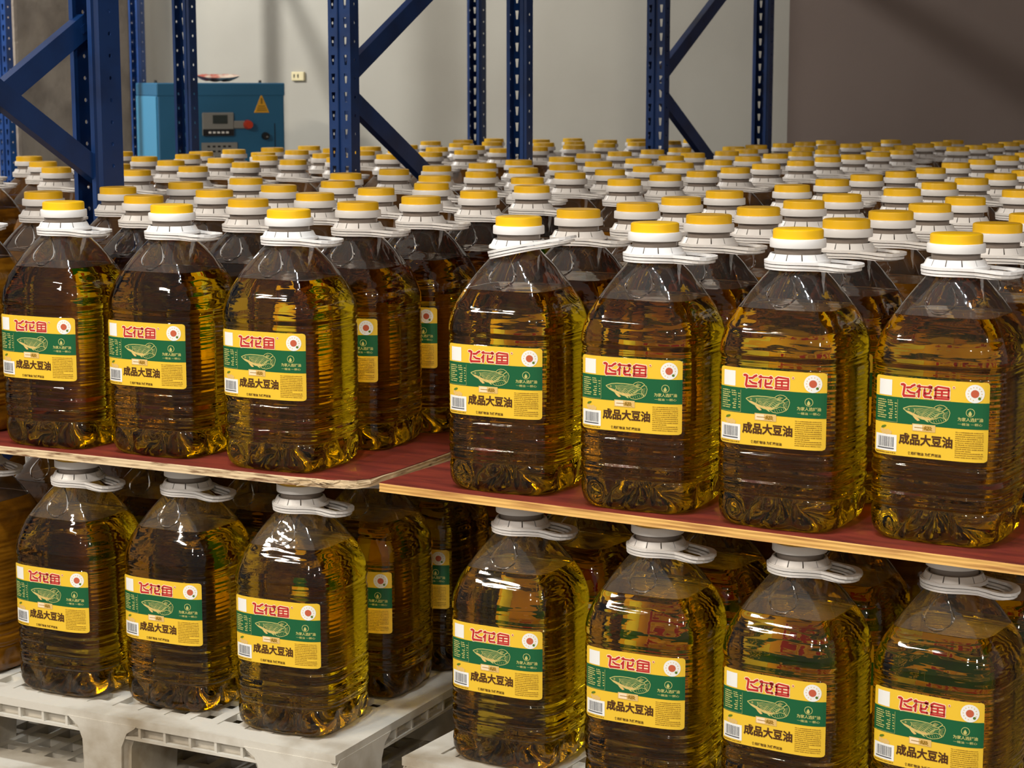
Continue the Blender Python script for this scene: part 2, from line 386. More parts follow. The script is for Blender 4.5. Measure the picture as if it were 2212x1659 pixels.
def frange(a, b, st):
    n = max(1, round((b-a)/st)); return [a+(b-a)*i/n for i in range(n+1)]
def body_mesh():
    bm = bmesh.new()
    zs = [0, .002, .004, .007, .010, .014] + frange(.018, .046, .004)[0:] + frange(.0475, Z0, .00127) + frange(Z0+.003, OIL_Z, .0025)
    base = [[(x*k, y*k, zz*(1+.22*math.cos(8*math.atan2(y, x)))) for x, y, _ in ring(0)] for k, zz in ((.12, .037), (.32, .033), (.52, .024), (.72, .012), (.90, .002))]
    ringloft(bm, base + [ring(z) for z in zs], True, False)
    top = [v for v in bm.verts if abs(v.co.z-OIL_Z) < 1e-6]
    top.sort(key=lambda v: math.atan2(v.co.y, v.co.x)); bm.faces.new(top)
    me = bpy.data.meshes.new('body'); bm.to_mesh(me); bm.free(); me.materials.append(M['oil']); return me
def shoulder_mesh():
    bm = bmesh.new()
    zs = frange(OIL_Z+.0006, SH1-.001, .0028) + [SH1+.003, .390, .3975, .3985, .4, .401, .404]
    ringloft(bm, [ring(z) for z in zs])
    me = bpy.data.meshes.new('shoulder'); bm.to_mesh(me); bm.free(); me.materials.append(M['clear']); me.materials.append(M['neck'])
    for p in me.polygons:
        if p.center.z > .3755: p.material_index = 1
    return me
def lathe(prof, n, m, name, tooth=0, tz=None):
    bm = bmesh.new()
    rings = []
    for r, z in prof:
        rr = []
        for i in range(n):
            a = 2*math.pi*i/n; k = r
            if tooth and tz[0] <= z <= tz[1] and i % 2: k -= tooth
            rr.append((k*math.cos(a), k*math.sin(a), z))
        rings.append(rr)
    ringloft(bm, rings, True, True)
    me = bpy.data.meshes.new(name); bm.to_mesh(me); bm.free(); me.materials.append(M[m]); return me
H = BOT_H
cap_me = lathe([(.0345, H-.0145), (.0362, H-.0142), (.0362, H-.0125), (.0362, H-.0030), (.0355, H-.0012), (.0335, H-.0002), (.030, H), (.012, H-.0004)], 144, 'cap', 'cap', .0006, (H-.0131, H-.0028))
skirt_me = lathe([(.037, H-.0268), (.0400, H-.0266), (.0404, H-.0253), (.0402, H-.0155), (.0395, H-.0140), (.0365, H-.0138)], 64, 'white', 'cap_skirt')
def collar_mesh():
    """slit cone of the carrying ring that sits on the neck"""
    bm = bmesh.new(); n = 12
    for k in range(n):
        g = .022; a0 = 2*math.pi*k/n + g; a1 = 2*math.pi*(k+1)/n - g
        P = []
        for r, z in ((.0368, H-.0355), (.0396, H-.0355), (.0448, H-.0455), (.0418, H-.0455)):
            P.append([(r*math.cos(a0+(a1-a0)*j/5), r*math.sin(a0+(a1-a0)*j/5), z) for j in range(6)])
        V = [[bm.verts.new(p) for p in row] for row in P]
        for i in range(4):
            for j in range(5): bm.faces.new((V[i][j], V[(i+1) % 4][j], V[(i+1) % 4][j+1], V[i][j+1]))
        bm.faces.new([V[i][0] for i in range(4)][::-1]); bm.faces.new([V[i][5] for i in range(4)])
    m = 60; prof = [(.0415, H-.0440), (.0455, H-.0440), (.0470, H-.0462), (.0470, H-.0490), (.0400, H-.0490), (.0385, H-.0445)]
    R = [[bm.verts.new((r*math.cos(2*math.pi*i/m), r*math.sin(2*math.pi*i/m), z)) for i in range(m)] for r, z in prof]
    for a in range(6):
        for i in range(m): bm.faces.new((R[a][i], R[a][(i+1) % m], R[(a+1) % 6][(i+1) % m], R[(a+1) % 6][i]))
    bmesh.ops.recalc_face_normals(bm, faces=list(bm.faces))
    me = bpy.data.meshes.new('collar'); bm.to_mesh(me); bm.free(); me.materials.append(M['white']); return me
def handle_mesh(drop=.004, reach=.092):
    """flat loop strap folded to one side: two layers with a ribbed grip"""
    bm = bmesh.new()
    def strap(zoff, reach, hw, w, h, dz):
        path = []
        for i in range(9): q = math.radians(-172 + 84*i/8); path.append((.0445*math.cos(q), .0445*math.sin(q)))
        for i in range(1, 5): path.append((.0015+.040*(i/4), -.0445 + (.0445-hw)*(i/4)**1.3))
        for i in range(1, 5): path.append((.042+(reach-.018-.042)*i/4, -hw))
        for i in range(1, 9): a = -math.pi/2 + math.pi*i/8; path.append((reach-.018+.018*math.cos(a), hw*math.sin(a)))
        pl = [p for p in path]; pl += [(x, -y) for x, y in reversed(path[:17])]
        rings = []
        for i, (x, y) in enumerate(pl):
            x0, y0 = pl[max(0, i-1)]; x1, y1 = pl[min(len(pl)-1, i+1)]
            d = Vector((x1-x0, y1-y0)).normalized(); nx, ny = d.y, -d.x
            ww = w*(1.5 if x > .06 else 1); z = H - .0470 + zoff - dz*(max(0, x-.02)/reach)**1.3
            rings.append([(x+nx*ww/2, y+ny*ww/2, z-h/2), (x+nx*ww/2, y+ny*ww/2, z+h/2), (x-nx*ww/2, y-ny*ww/2, z+h/2), (x-nx*ww/2, y-ny*ww/2, z-h/2)])
        ringloft(bm, rings, True, True)
    strap(0, reach, .030, .0068, .0040, drop)
    strap(-.0050, reach-.003, .0285, .0062, .0036, drop+.001)
    strap(-.0092, reach-.010, .026, .0050, .0028, drop-.001)
    bmesh.ops.recalc_face_normals(bm, faces=list(bm.faces))
    me = bpy.data.meshes.new('handle'); bm.to_mesh(me); bm.free(); me.materials.append(M['white']); return me

# ---- label: yellow paper on the front of the body, everything printed on it is one mesh
LW, LH, LZ = .164, .110, .1775
ARC = []
_x, _l, _py = 0.0, 0.0, BB
while _x < BA*.985:
    y = BB*(1-(_x/BA)**BN)**(1/BN)
    if ARC: _l += math.hypot(_x-ARC[-1][1], y-_py)
    ARC.append((_l, _x, y)); _py = y; _x += .0004
def surf(s, t, off):
    a = (s-.5)*LW; sg = 1 if a >= 0 else -1; a = abs(a)
    i = min(len(ARC)-2, max(0, next((k for k, p in enumerate(ARC) if p[0] > a), len(ARC)-1)-1))
    l0, x0, y0 = ARC[i]; l1, x1, y1 = ARC[i+1]; k = (a-l0)/(l1-l0)
    x, y = x0+(x1-x0)*k, y0+(y1-y0)*k
    nx, ny = -(y1-y0), (x1-x0); q = math.hypot(nx, ny); nx /= q; ny /= q
    return (sg*(x+nx*off), -(y+ny*off), LZ+LH/2 - t*LH)
SURF_CACHE = {}
def label_mesh():
    bm = bmesh.new(); n, mrow = 40, 8
    rc = .035
    def edge_inset(t):       # rounded corners
        d = min(t, 1-t)*LH; r = .005
        return (r - math.sqrt(max(0, r*r-(r-d)**2)))/LW if d < r else 0
    ts = [0, .012, .03, .045] + [.045+.91*i/mrow for i in range(1, mrow)] + [.955, .97, .988, 1]
    g = []
    for t in ts:
        e = edge_inset(t); g.append([bm.verts.new(surf(e+(1-2*e)*i/n, t, .0008)) for i in range(n+1)])
    for a, b in zip(g, g[1:]):
        for i in range(n): bm.faces.new((a[i], b[i], b[i+1], a[i+1]))
    me = bpy.data.meshes.new('label'); bm.to_mesh(me); bm.free(); me.materials.append(M['lab'])
    for p in me.polygons: p.use_smooth = True
    return me
class Print:
    MATS = ['wprint', 'green', 'red', 'cream', 'brown', 'gold', 'tan', 'grey', 'ochre', 'fishfill', 'leaf', 'orange']
    def __init__(s): s.v = []; s.f = []; s.m = []
    def add(s, pts, faces, m, layer):
        b = len(s.v); s.v += [surf(p[0], p[1], .0008+.00022*layer) for p in pts]
        s.f += [[b+i for i in f] for f in faces]; s.m += [s.MATS.index(m)]*len(faces)
    def rect(s, s0, s1, t0, t1, m, layer):
        n = max(1, int((s1-s0)/.025)); P = []; F = []
        for i in range(n+1): P += [(s0+(s1-s0)*i/n, t0), (s0+(s1-s0)*i/n, t1)]
        for i in range(n): F.append((2*i, 2*i+1, 2*i+3, 2*i+2))
        s.add(P, F, m, layer)
    def disc(s, cs, ct, r, m, layer, sx=1, sy=1, n=24):
        P = [(cs, ct)]; F = []
        for k in (1, 2):
            P += [(cs+r*k/2*sx*math.cos(2*math.pi*i/n), ct+r*k/2*sy*math.sin(2*math.pi*i/n)*LW/LH) for i in range(n)]
        for i in range(n):
            j = (i+1) % n; F.append((0, 1+j, 1+i)); F.append((1+i, 1+j, 1+n+j, 1+n+i))
        s.add(P, F, m, layer)
    def line(s, pts, w, m, layer, px=None, round_=True):
        """pts in label units (s, t); w = width in s units; drawn as a ribbon with round ends"""
        A = LH/LW; q = [Vector((x, t*A)) for x, t in pts]; d = [q[0]]
        for a, b in zip(q, q[1:]):
            n = max(1, int((b-a).length/.02))
            d += [a+(b-a)*k/n for k in range(1, n+1)]
        P = []; F = []
        for i, p in enumerate(d):
            a = d[max(0, i-1)]; b = d[min(len(d)-1, i+1)]; e = (b-a).normalized(); nn = Vector((-e.y, e.x))*w/2
            if 0 < i < len(d)-1:
                e1 = (d[i]-a).normalized(); c = max(.5, abs(e1.dot(e))); nn /= c
            P += [(p.x+nn.x, (p.y+nn.y)/A), (p.x-nn.x, (p.y-nn.y)/A)]
        for i in range(len(d)-1): F.append((2*i, 2*i+2, 2*i+3, 2*i+1))
        s.add(P, F, m, layer)
        if round_:
            s.disc(pts[0][0], pts[0][1], w*.5, m, layer, n=10); s.disc(pts[-1][0], pts[-1][1], w*.5, m, layer, n=10)
    def fill(s, pts, m, layer):
        n = len(pts); cx = sum(p[0] for p in pts)/n; cy = sum(p[1] for p in pts)/n
        P = [(cx, cy)] + [((p[0]+cx)/2, (p[1]+cy)/2) for p in pts] + list(pts); F = []
        for i in range(n):
            j = (i+1) % n; F.append((0, 1+i, 1+j)); F.append((1+i, 1+n+i, 1+n+j, 1+j))
        s.add(P, F, m, layer)
    def text(s, body, s0, s1, t0, t1, m, layer, bold=0, outline=None):
        c = bpy.data.curves.new('t', 'FONT'); c.body = body; c.offset = bold; c.resolution_u = 2
        o = bpy.data.objects.new('t', c); COL.objects.link(o)
        me = bpy.data.meshes.new_from_object(o.evaluated_get(bpy.context.evaluated_depsgraph_get()))
        xs = [v.co.x for v in me.vertices]; ys = [v.co.y for v in me.vertices]
        x0, x1, y0, y1 = min(xs), max(xs), min(ys), max(ys)
        P = [(s0+(v.co.x-x0)/(x1-x0)*(s1-s0), t1-(v.co.y-y0)/(y1-y0)*(t1-t0)) for v in me.vertices]
        s.add(P, [tuple(p.vertices) for p in me.polygons], m, layer)
        bpy.data.objects.remove(o); bpy.data.curves.remove(c); bpy.data.meshes.remove(me)
    def mesh(s):
        me = bpy.data.meshes.new('print'); me.from_pydata(s.v, [], s.f)
        for m in s.MATS: me.materials.append(M[m])
        me.polygons.foreach_set('material_index', s.m)
        bm = bmesh.new(); bm.from_mesh(me)
        for f in bm.faces:                 # face outwards
            f.normal_update()
            c = f.calc_center_median()
            if f.normal.x*c.x*.3 + f.normal.y*c.y < 0: f.normal_flip()
        bm.to_mesh(me); bm.free(); return me
def print_mesh():
    p = Print(); rnd = random.Random(3)
    T = lambda x, y: ((x-180)/1750, (y-(100+90*(x-180)/1750))/1325)      # drawing coordinates -> label
    p.rect(0, 1, .258, .588, 'green', 1)
    p.rect(.046, .172, .045, .243, 'wprint', 1)                           # blank white square
    # brand lettering
    strokes = [([(634, 242), (664, 240), (680, 254), (678, 290), (662, 412), (672, 430), (836, 432)], 31),
               ([(716, 292), (772, 288), (796, 262), (832, 244)], 29), ([(724, 340), (768, 374), (834, 384)], 27),
               ([(874, 268), (1092, 281)], 20), ([(912, 312), (870, 364)], 24), ([(903, 330), (897, 438)], 30),
               ([(984, 318), (976, 416), (992, 438), (1086, 443)], 28), ([(990, 382), (1054, 380), (1076, 326)], 25),
               ([(1142, 292), (1186, 262), (1214, 268), (1344, 286)], 25), ([(1150, 318), (1150, 426)], 26), ([(1346, 312), (1344, 434)], 26),
               ([(1150, 322), (1346, 322)], 24), ([(1150, 372), (1344, 378)], 20), ([(1150, 424), (1344, 430)], 20), ([(1246, 322), (1244, 428)], 26),
               ([(1138, 458), (1348, 464)], 25)]
    for ex, m, ly in ((26, 'cream', 1.6), (0, 'red', 2.6)):
        for pts, w in strokes: p.line([T(*q) for q in pts], (w*1.1+ex)/1750, m, ly)
        for c, r in (((902, 262), 24), ((1066, 274), 26)): p.disc(*T(*c), (r+ex/2)/1750, m, ly, n=14)
    p.disc(*T(1420, 270), 22/1750, 'cream', 1.6); p.disc(*T(1420, 270), 13/1750, 'orange', 2.4)
    # round badge
    p.disc(.881, .143, .077, 'wprint', 1.2); p.disc(.881, .143, .033, 'orange', 2); p.disc(.918, .20, .012, 'leaf', 2)
    for k in range(14):
        a = 2*math.pi*k/14
        if abs(a-.95) > .5: p.disc(.881+.055*math.cos(a), .143+.055*math.sin(a)*LW/LH, .0045, 'tan', 1.9, n=8)
    # fish
    g = 'gold'
    body = [(668, 645), (692, 634), (760, 606), (860, 597), (1000, 603), (1110, 615), (1200, 645), (1262, 668), (1290, 700), (1268, 745), (1200, 780), (1120, 812), (1040, 826), (960, 812), (880, 780), (800, 745), (735, 708), (700, 675)]
    p.fill([T(*q) for q in body], 'fishfill', 1.8)
    p.fill([T(*q) for q in [(700, 675), (760, 690), (830, 720), (930, 770), (1060, 800), (1150, 796), (1040, 826), (960, 812), (880, 780), (800, 745), (735, 708)]], 'tan', 2.1)
    L = lambda pts, w=9, m=g: p.line([T(*q) for q in pts], w/1750, m, 2.6, round_=False)
    L([(668, 645)] + body[1:6] + [(1140, 622)], 12); L(body[11:] + [(668, 645)], 13)
    L([(1130, 618), (1168, 584), (1220, 566), (1280, 574), (1332, 612), (1306, 640), (1262, 668), (1222, 664), (1178, 640), (1130, 618)])
    L([(1262, 668), (1318, 622), (1356, 640), (1374, 690), (1364, 745), (1340, 812), (1300, 788), (1274, 745), (1292, 700), (1262, 668)])
    L([(1066, 836), (1110, 868), (1180, 880), (1262, 860), (1324, 826), (1292, 782), (1225, 772), (1140, 806), (1066, 836)])
    for k in range(5):
        L([(1175, 630+k*8), (1215+k*14, 590+k*6)], 4); L([(1296, 700+k*14), (1350-k*3, 668+k*30)], 4); L([(1130+k*36, 824-k*8), (1150+k*36, 866-k*7)], 4)
    for r in range(7):
        y = 640+r*22; x0 = 830+r*12; x1 = 1240-r*10; n = 16
        L([(x0+(x1-x0)*i/n, y + (14 if r > 2 else 6)*math.sin(i*1.25+r) + (r*4)*(i/n)) for i in range(n+1)], 5 if r < 3 else 7)
    L([(1100, 790), (1180, 760), (1215, 715), (1270, 690)], 10)
    L([(830, 640), (850, 670), (840, 710), (810, 730)], 8)
    p.disc(*T(752, 654), 15/1750, g, 2.6, n=12); p.disc(*T(752, 654), 7/1750, 'brown', 3.0, n=10)
    p.fill([T(*q) for q in [(800, 740), (850, 770), (900, 800), (930, 838), (892, 846), (850, 810)]], 'tan', 2.5)
    p.fill([T(*q) for q in [(990, 820), (1040, 830), (1066, 860), (1040, 858)]], g, 2.5)
    # drop emblem and slogan
    p.disc(.85, .38, .036, g, 1.8); p.disc(.85, .38, .031, 'green', 2.2)
    p.fill([T(*q) for q in [(1664, 648), (1688, 692), (1686, 722), (1664, 735), (1642, 722), (1640, 692)]], g, 2.7)
    p.text('为家人选好油', .748, .952, .443, .492, g, 2, .02)
    p.text('一桶油 一颗心', .752, .948, .512, .545, g, 2, .008)
    # grade plate
    p.rect(.362, .562, .572, .664, 'tan', 2); p.rect(.37, .45, .582, .655, 'cream', 2.5); p.rect(.46, .552, .582, .655, 'tan', 2.5)
    p.text('一级', .382, .540, .590, .648, 'ochre', 3.2, .03)
    # soya beans and leaf
    for c in ((.085, .695), (.115, .705), (.145, .70), (.10, .72), (.135, .722), (.165, .715)): p.disc(*c, .017, 'tan', 1.6, n=12)
    p.fill([(.075, .665), (.085, .64), (.115, .625), (.13, .632), (.115, .655), (.09, .668)], 'leaf', 2)
    # bar code panel
    p.rect(.018, .228, .742, .952, 'wprint', 1.4)
    x = .052
    while x < .205:
        w = rnd.choice((.003, .003, .005, .007)); p.rect(x, x+w, .772, .90, 'grey', 2.2); x += w + rnd.choice((.003, .004, .006))
    p.rect(.04, .205, .912, .928, 'grey', 2.0)
    # product name
    p.text('成品大豆油', .247, .712, .700, .850, 'brown', 2, .036)
    p.text('食用植物油 为健康加油', .327, .617, .930, .972, 'brown', 2, .02)
    # fine print
    def fine(s0, s1, t, h, m, ly, seed):
        r = random.Random(seed); x = s0
        while x < s1-.006:
            w = r.uniform(.008, .022); p.rect(x, min(s1, x+w), t+r.uniform(-.002, .002), t+h, m, ly); x += w + r.choice((.0015, .002, .002, .006))
    for k in range(13): fine(.733, .962 - (.10 if k == 9 else 0), .628+k*.0262, .0085, 'ochre', 2, k)
    fine(.02, .225, .966, .014, 'ochre', 2, 50)
    for k in range(9): fine(.03, .03+rnd.uniform(.04, .10), .30+k*.028, .013, g, 2, 60+k)
    for k in range(9): fine(.13+rnd.uniform(0, .05), .185, .30+k*.028, .013, g, 2, 80+k)
    for k in range(6): fine(.197+rnd.uniform(0, .012), .222, .33+k*.036, .013, g, 2, 100+k)
    p.rect(.021, .228, .575, .578, g, 2); p.rect(.227, .229, .285, .578, g, 2)
    return p.mesh()
PROTO = dict(body=body_mesh(), opaque=body_mesh(), shoulder=shoulder_mesh(), cap=cap_me, cap_skirt=skirt_me, collar=collar_mesh(),
             handle=handle_mesh(), handle2=handle_mesh(.012, .088), emblem=emblem_mesh(), label=label_mesh(), print=print_mesh())
PROTO['opaque'].materials[0] = M['opaque']
for k in ('body', 'opaque', 'shoulder', 'cap', 'cap_skirt', 'collar', 'emblem'):
    me = PROTO[k]
    for pl in me.polygons: pl.use_smooth = True
    me.set_sharp_from_angle(angle=math.radians(50 if k in ('body', 'shoulder') else 35))
def bottle(u, v, z, rz, label, group, lab=True, drop=False, hz=None, tilt=0, opaque=False):
    o = thing('oil_bottle', label, 'bottle', W(u, v, z), rz, group)
    for k in ('body', 'shoulder', 'cap', 'cap_skirt', 'collar'): obj(k, PROTO['opaque' if opaque and k == 'body' else k], o)
    h = obj('handle', PROTO['handle2' if drop else 'handle'], o)
    h.rotation_euler = (0, tilt, random.uniform(-.12, .12) if hz is None else hz)
    if tilt: h.location = (math.sin(tilt)*(H-.047)*-1, 0, (H-.047)*(1-math.cos(tilt)))
    if lab:
        obj('emblem', PROTO['emblem'], o)
        l = obj('label', PROTO['label'], o); obj('print', PROTO['print'], l)
    return o

# ------------------------------------------------------------------ where the bottles stand (u, v), front to back
SPOTS = [(0.612,0.805),(0.608,1.015),(0.412,1.490),(0.408,1.706),(0.404,1.935),(0.402,2.150),(-0.945,0.060),(-1.200,0.070),(-0.476,0.088),(-0.724,0.088),(0.412,0.107),(0.181,0.114),(-0.069,0.133),(0.635,0.135),(-0.944,0.272),(-1.200,0.280),(-0.711,0.284),(-0.490,0.309),(0.178,0.316),(0.403,0.327),(-0.063,0.329),(0.628,0.358),(-1.187,0.478),(-0.954,0.492),(-0.717,0.497),(-0.485,0.506),(-0.052,0.525),(0.173,0.528),(0.399,0.543),(0.617,0.589),(-1.189,0.691),(-0.950,0.695),(-0.716,0.702),(-0.488,0.717),(-0.060,0.721),(0.172,0.736),(0.395,0.756),(-0.941,0.891),(-1.188,0.895),(-0.722,0.916),(-0.492,0.932),(-0.077,0.954),(0.160,0.958),(0.389,0.979),(-1.663,1.082),(-1.931,1.099),(-2.200,1.120),(-1.128,1.189),(0.195,1.199),(-0.896,1.204),(-0.045,1.221),(-0.669,1.226),(-0.451,1.267),(0.410,1.271),(-1.670,1.305),(-1.933,1.319),(-2.200,1.337),(-2.470,1.370),(-0.903,1.418),(-1.149,1.422),(0.185,1.463),(-0.696,1.475),(-0.058,1.483),(-0.463,1.498),(-1.956,1.563),(-1.707,1.565),(-2.494,1.592),(-1.161,1.635),(-0.918,1.646),(-0.693,1.671),(0.188,1.680),(-0.463,1.697),(-0.066,1.720),(-2.198,1.738),(-1.943,1.759),(-1.703,1.768),(-2.490,1.810),(-1.145,1.831),(-0.918,1.851),(-0.692,1.873),(-0.052,1.916),(-0.474,1.918),(0.182,1.925),(-2.203,1.934),(-1.689,1.964),(-1.950,1.968),(-2.519,2.006),(-1.166,2.056),(-0.932,2.072),(-0.712,2.105),(0.188,2.123),(-2.312,2.130),(-0.052,2.137),(-0.491,2.154),(-2.105,2.164),(-1.898,2.188),(-1.690,2.213),(-1.169,2.304),(-0.930,2.305),(-0.700,2.325),(-2.341,2.326),(-2.133,2.371),(-0.491,2.391),(-1.924,2.425),(-1.687,2.434),(-0.091,2.464),(-2.340,2.522),(-0.944,2.543),(-1.222,2.566),(-2.131,2.567),(-0.733,2.600),(-1.921,2.621),(-1.686,2.637),(-0.518,2.664),(-0.096,2.712),(-2.338,2.718),(-0.978,2.762),(-1.219,2.762),(-2.128,2.763),(-1.905,2.817),(-0.740,2.822),(-1.677,2.833),(-0.520,2.872),(-0.954,2.957),(-1.205,2.958),(-2.112,2.959),(-1.884,3.013),(-0.116,3.014),(-1.656,3.029),(-0.746,3.030),(-0.528,3.105),(-1.203,3.153),(-0.974,3.153),(-2.278,3.155),(-2.060,3.209),(-0.736,3.226),(-1.632,3.238),(-0.127,3.274),(-0.526,3.312),(-1.103,3.349),(-2.267,3.351),(-2.046,3.405),(-1.839,3.406),(-0.896,3.431),(-1.617,3.434),(-1.107,3.545),(-2.253,3.547),(-0.676,3.571),(-1.824,3.602),(-0.883,3.627),(-1.588,3.630),(-0.464,3.684),(-2.031,3.722),(-1.090,3.741),(-2.238,3.743),(-0.671,3.767),(-1.795,3.798),(-0.878,3.823),(-1.554,3.826),(-0.464,3.880),(-2.002,3.919),(-1.086,3.936),(-0.671,3.965),(-1.776,3.994),(-0.879,4.019),(-1.557,4.022),(-0.464,4.079),(-1.086,4.132),(-0.672,4.161),(-0.465,4.275),(-0.912,4.328),(-0.705,4.407),(-0.473,4.487)]
ORD = ['first', 'second', 'third', 'fourth', 'fifth', 'sixth']
def label_for(k, row, col, low):
    """col counts from the gap between the two boards, row from the aisle"""
    bd = 'splintered board' if k == 'A' else 'clean-edged board'
    wh = ('under' if low else 'on') + ' the ' + bd
    lay = 'lower oil bottle' if low else 'upper oil bottle'
    if row == 0 and not low and k == 'A' and col == 0: return 'full golden oil bottle at the splintered corner of the upper board'
    if row == 0 and not low and k == 'B' and col == 0: return 'full oil bottle with upturned white handle at the corner of the clean-edged board'
    if row == 0 and col == 0: return 'lower oil bottle at the pallet corner ' + wh
    if row == 0: return '%s %s, front row, %s from the gap between boards' % (lay, wh, ORD[col])
    return '%s %s, %s row back, %s from the gap' % (lay, wh, ORD[row], ORD[col])
rj = random.Random(11)
stack = {'A': [], 'B': []}
for (u, v) in SPOTS:
    if u > RU and v < 1.05: stack['A' if u < -.3 else 'B'].append((u, v))
rowcol = {}
for k, L in stack.items():
    cols = sorted({round(u/.232) for u, v in L}); c0 = [-.485, -.72, -.948, -1.195] if k == 'A' else [-.065, .173, .40, .63]
    for c in range(4):
        col = sorted([p for p in L if min(range(4), key=lambda q: abs(c0[q]-p[0])) == c], key=lambda p: p[1])
        for r, p in enumerate(col): rowcol[p] = (r, c)
TURN = {(-.069, .133): 4.5, (.181, .114): 4, (.412, .107): 1, (.635, .135): 0, (-.476, .088): 0, (-.724, .088): 0, (-.945, .060): 1}
for (u, v) in SPOTS:
    if u < RU: k, rz = 'C', ROT
    elif v < 1.05: k, rz = ('A', ROT+math.radians(3.5)) if u < -.3 else ('B', ROT-math.radians(1))
    else: k, rz = 'D', ROT
    rz += math.radians(TURN[(u, v)] if (u, v) in TURN else rj.uniform(-2.0, 2.0))
    if k in 'AB':
        r, c = rowcol[(u, v)]
        first = k == 'B' and r == 0 and c == 0
        g = 'upper bottles on the ' + ('splintered board' if k == 'A' else 'clean-edged board')
        bottle(u + (.009 if first else 0), v - (.008 if first else 0), Z2, rz, label_for(k, r, c, False), g, opaque=(r > 1 and not (c == 0 and k == 'A')) or (k == 'A' and c == 3), hz=(.05 if first else None), tilt=(-.22 if first else 0))  # outer column by the splintered board gets the opaque, painted-dim oil too
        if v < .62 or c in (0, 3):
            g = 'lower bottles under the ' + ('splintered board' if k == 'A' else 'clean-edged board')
            bottle(u + (.026 if k == 'A' else .018), v-.012+rj.uniform(-.004, .004), Z1, rz+math.radians(rj.uniform(-2.5, 2.5)), label_for(k, r, c, True), g, drop=True, opaque=(r > 1 and not (c == 0 and k == 'A')) or (k == 'A' and c == 3))
    elif k == 'C':
        w = 'just beyond the crossing rack braces' if v < 2.05 else ('in the middle stack beyond the rack posts' if v < 3.2 else 'in the last stack against the pale wall')
        bottle(u, v, Z2, rz, 'yellow-capped oil bottle ' + w, 'bottles ' + w, lab=False, opaque=True)
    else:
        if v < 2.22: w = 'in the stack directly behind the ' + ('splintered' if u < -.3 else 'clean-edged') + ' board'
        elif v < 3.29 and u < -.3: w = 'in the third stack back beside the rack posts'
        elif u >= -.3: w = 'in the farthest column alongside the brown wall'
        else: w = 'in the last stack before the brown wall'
        bottle(u, v, Z2, rz, 'yellow-capped oil bottle ' + w, 'bottles ' + w, lab=v < 1.4, opaque=True)

# ------------------------------------------------------------------ boards between the layers
def board(name, c, s, rz, label, edge, torn=False):
    t = thing(name, label, 'board', c, rz)
    bm = bmesh.new(); nx, ny = 60, 30
    r = random.Random(5)
    def corner(x, y):
        if not torn: return x, y
        d = math.hypot(x-s[0]/2, y+s[1]/2)
        if d < .16 and (abs(x-s[0]/2) < 1e-6 or abs(y+s[1]/2) < 1e-6):
            k = (1-d/.16)*.012*r.random() + (1-d/.16)**3*.02
            x -= k*.7; y += k*.7
        return x, y
    per = [(-s[0]/2+s[0]*i/nx, -s[1]/2) for i in range(nx)] + [(s[0]/2, -s[1]/2+s[1]*i/ny) for i in range(ny)] \
        + [(s[0]/2-s[0]*i/nx, s[1]/2) for i in range(nx)] + [(-s[0]/2, s[1]/2-s[1]*i/ny) for i in range(ny)]
    layers = [0, .003, .006, .009, .012, s[2]-.0012]
    base = [corner(*p) for p in per]
    rings = []
    for i, z in enumerate(layers):
        j = [(x*(1-.0008*(i % 2))+ (r.uniform(-.003, .001) if torn and x > s[0]/2-.2 and y < -s[1]/2+.1 else 0), y*(1-.0008*(i % 2)), z) for x, y in base]
        rings.append(j)
    ringloft(bm, rings, True, True)
    obj('plies', bm, t, (edge,))
    bm = bmesh.new(); ringloft(bm, [[(x*.999, y*.999, z) for x, y in base] for z in (s[2]-.0012, s[2])], True, True)
    obj('film_face', bm, t, ('film',))
    if torn:
        for k in range(16):
            bm = bmesh.new(); L = r.uniform(.012, .04)
            box(bm, (0, 0, 0), (L, .0016, .0014)); 
            o = obj('splinter', bm, t, (edge,)); a = r.uniform(-.5, .5)
            o.location = (s[0]/2-r.uniform(.0, .16), -s[1]/2+r.uniform(.0, .004), r.uniform(.0015, .012))
            o.rotation_euler = (0, r.uniform(-.2, .2), a)
    return t
board('plywood_board', W(-.79, .487, ZP), (.96, 1.03, PLY_T), ROT+math.radians(3.5), 'red film-faced plywood board with a splintered pale corner', 'plytorn', True)
board('plywood_board', W(.285, .544, ZP), (1.07, 1.06, PLY_T), ROT-math.radians(1), 'red film-faced plywood board with a clean yellow pine edge', 'ply')
for c, s in ((W(-.80, 1.64, ZP), (1.0, 1.10, PLY_T)), (W(.26, 1.68, ZP), (1.05, 1.13, PLY_T)), (W(-2.06, 1.525, ZP), (1.06, 1.09, PLY_T)), (W(-2.0, 2.67, ZP), (.96, 1.17, PLY_T)),
             (W(-.85, 2.74, ZP), (.94, 1.06, PLY_T)), (W(.04, 2.86, ZP), (.72, 1.15, PLY_T)), (W(-1.90, 3.70, ZP), (.84, .85, PLY_T)), (W(-.80, 3.96, ZP), (.86, 1.30, PLY_T))):
    board('plywood_board', c, s, ROT, 'plain red plywood board hidden under the rear bottles', 'ply')['group'] = 'boards under the rear bottles'
    for a in (-1, 1):
        for b in (-1, 1):
            q = c + W(a*(s[0]/2-.14), b*(s[1]/2-.14), 0) - W(0, 0, 0)
            o = thing('oil_bottle', 'lower oil bottle carrying a rear board', 'bottle', (q.x, q.y, Z1), ROT, 'lower bottles carrying the rear boards')
            for k in ('body', 'shoulder', 'cap', 'cap_skirt', 'collar'): obj(k, PROTO['opaque' if k == 'body' else k], o)

for u in (-1.93, -2.19):
    bottle(u, 1.115, Z1, ROT, 'dark lower oil bottle behind the crossing rack braces', 'lower bottles behind the crossing rack braces', lab=True, drop=True, opaque=True)

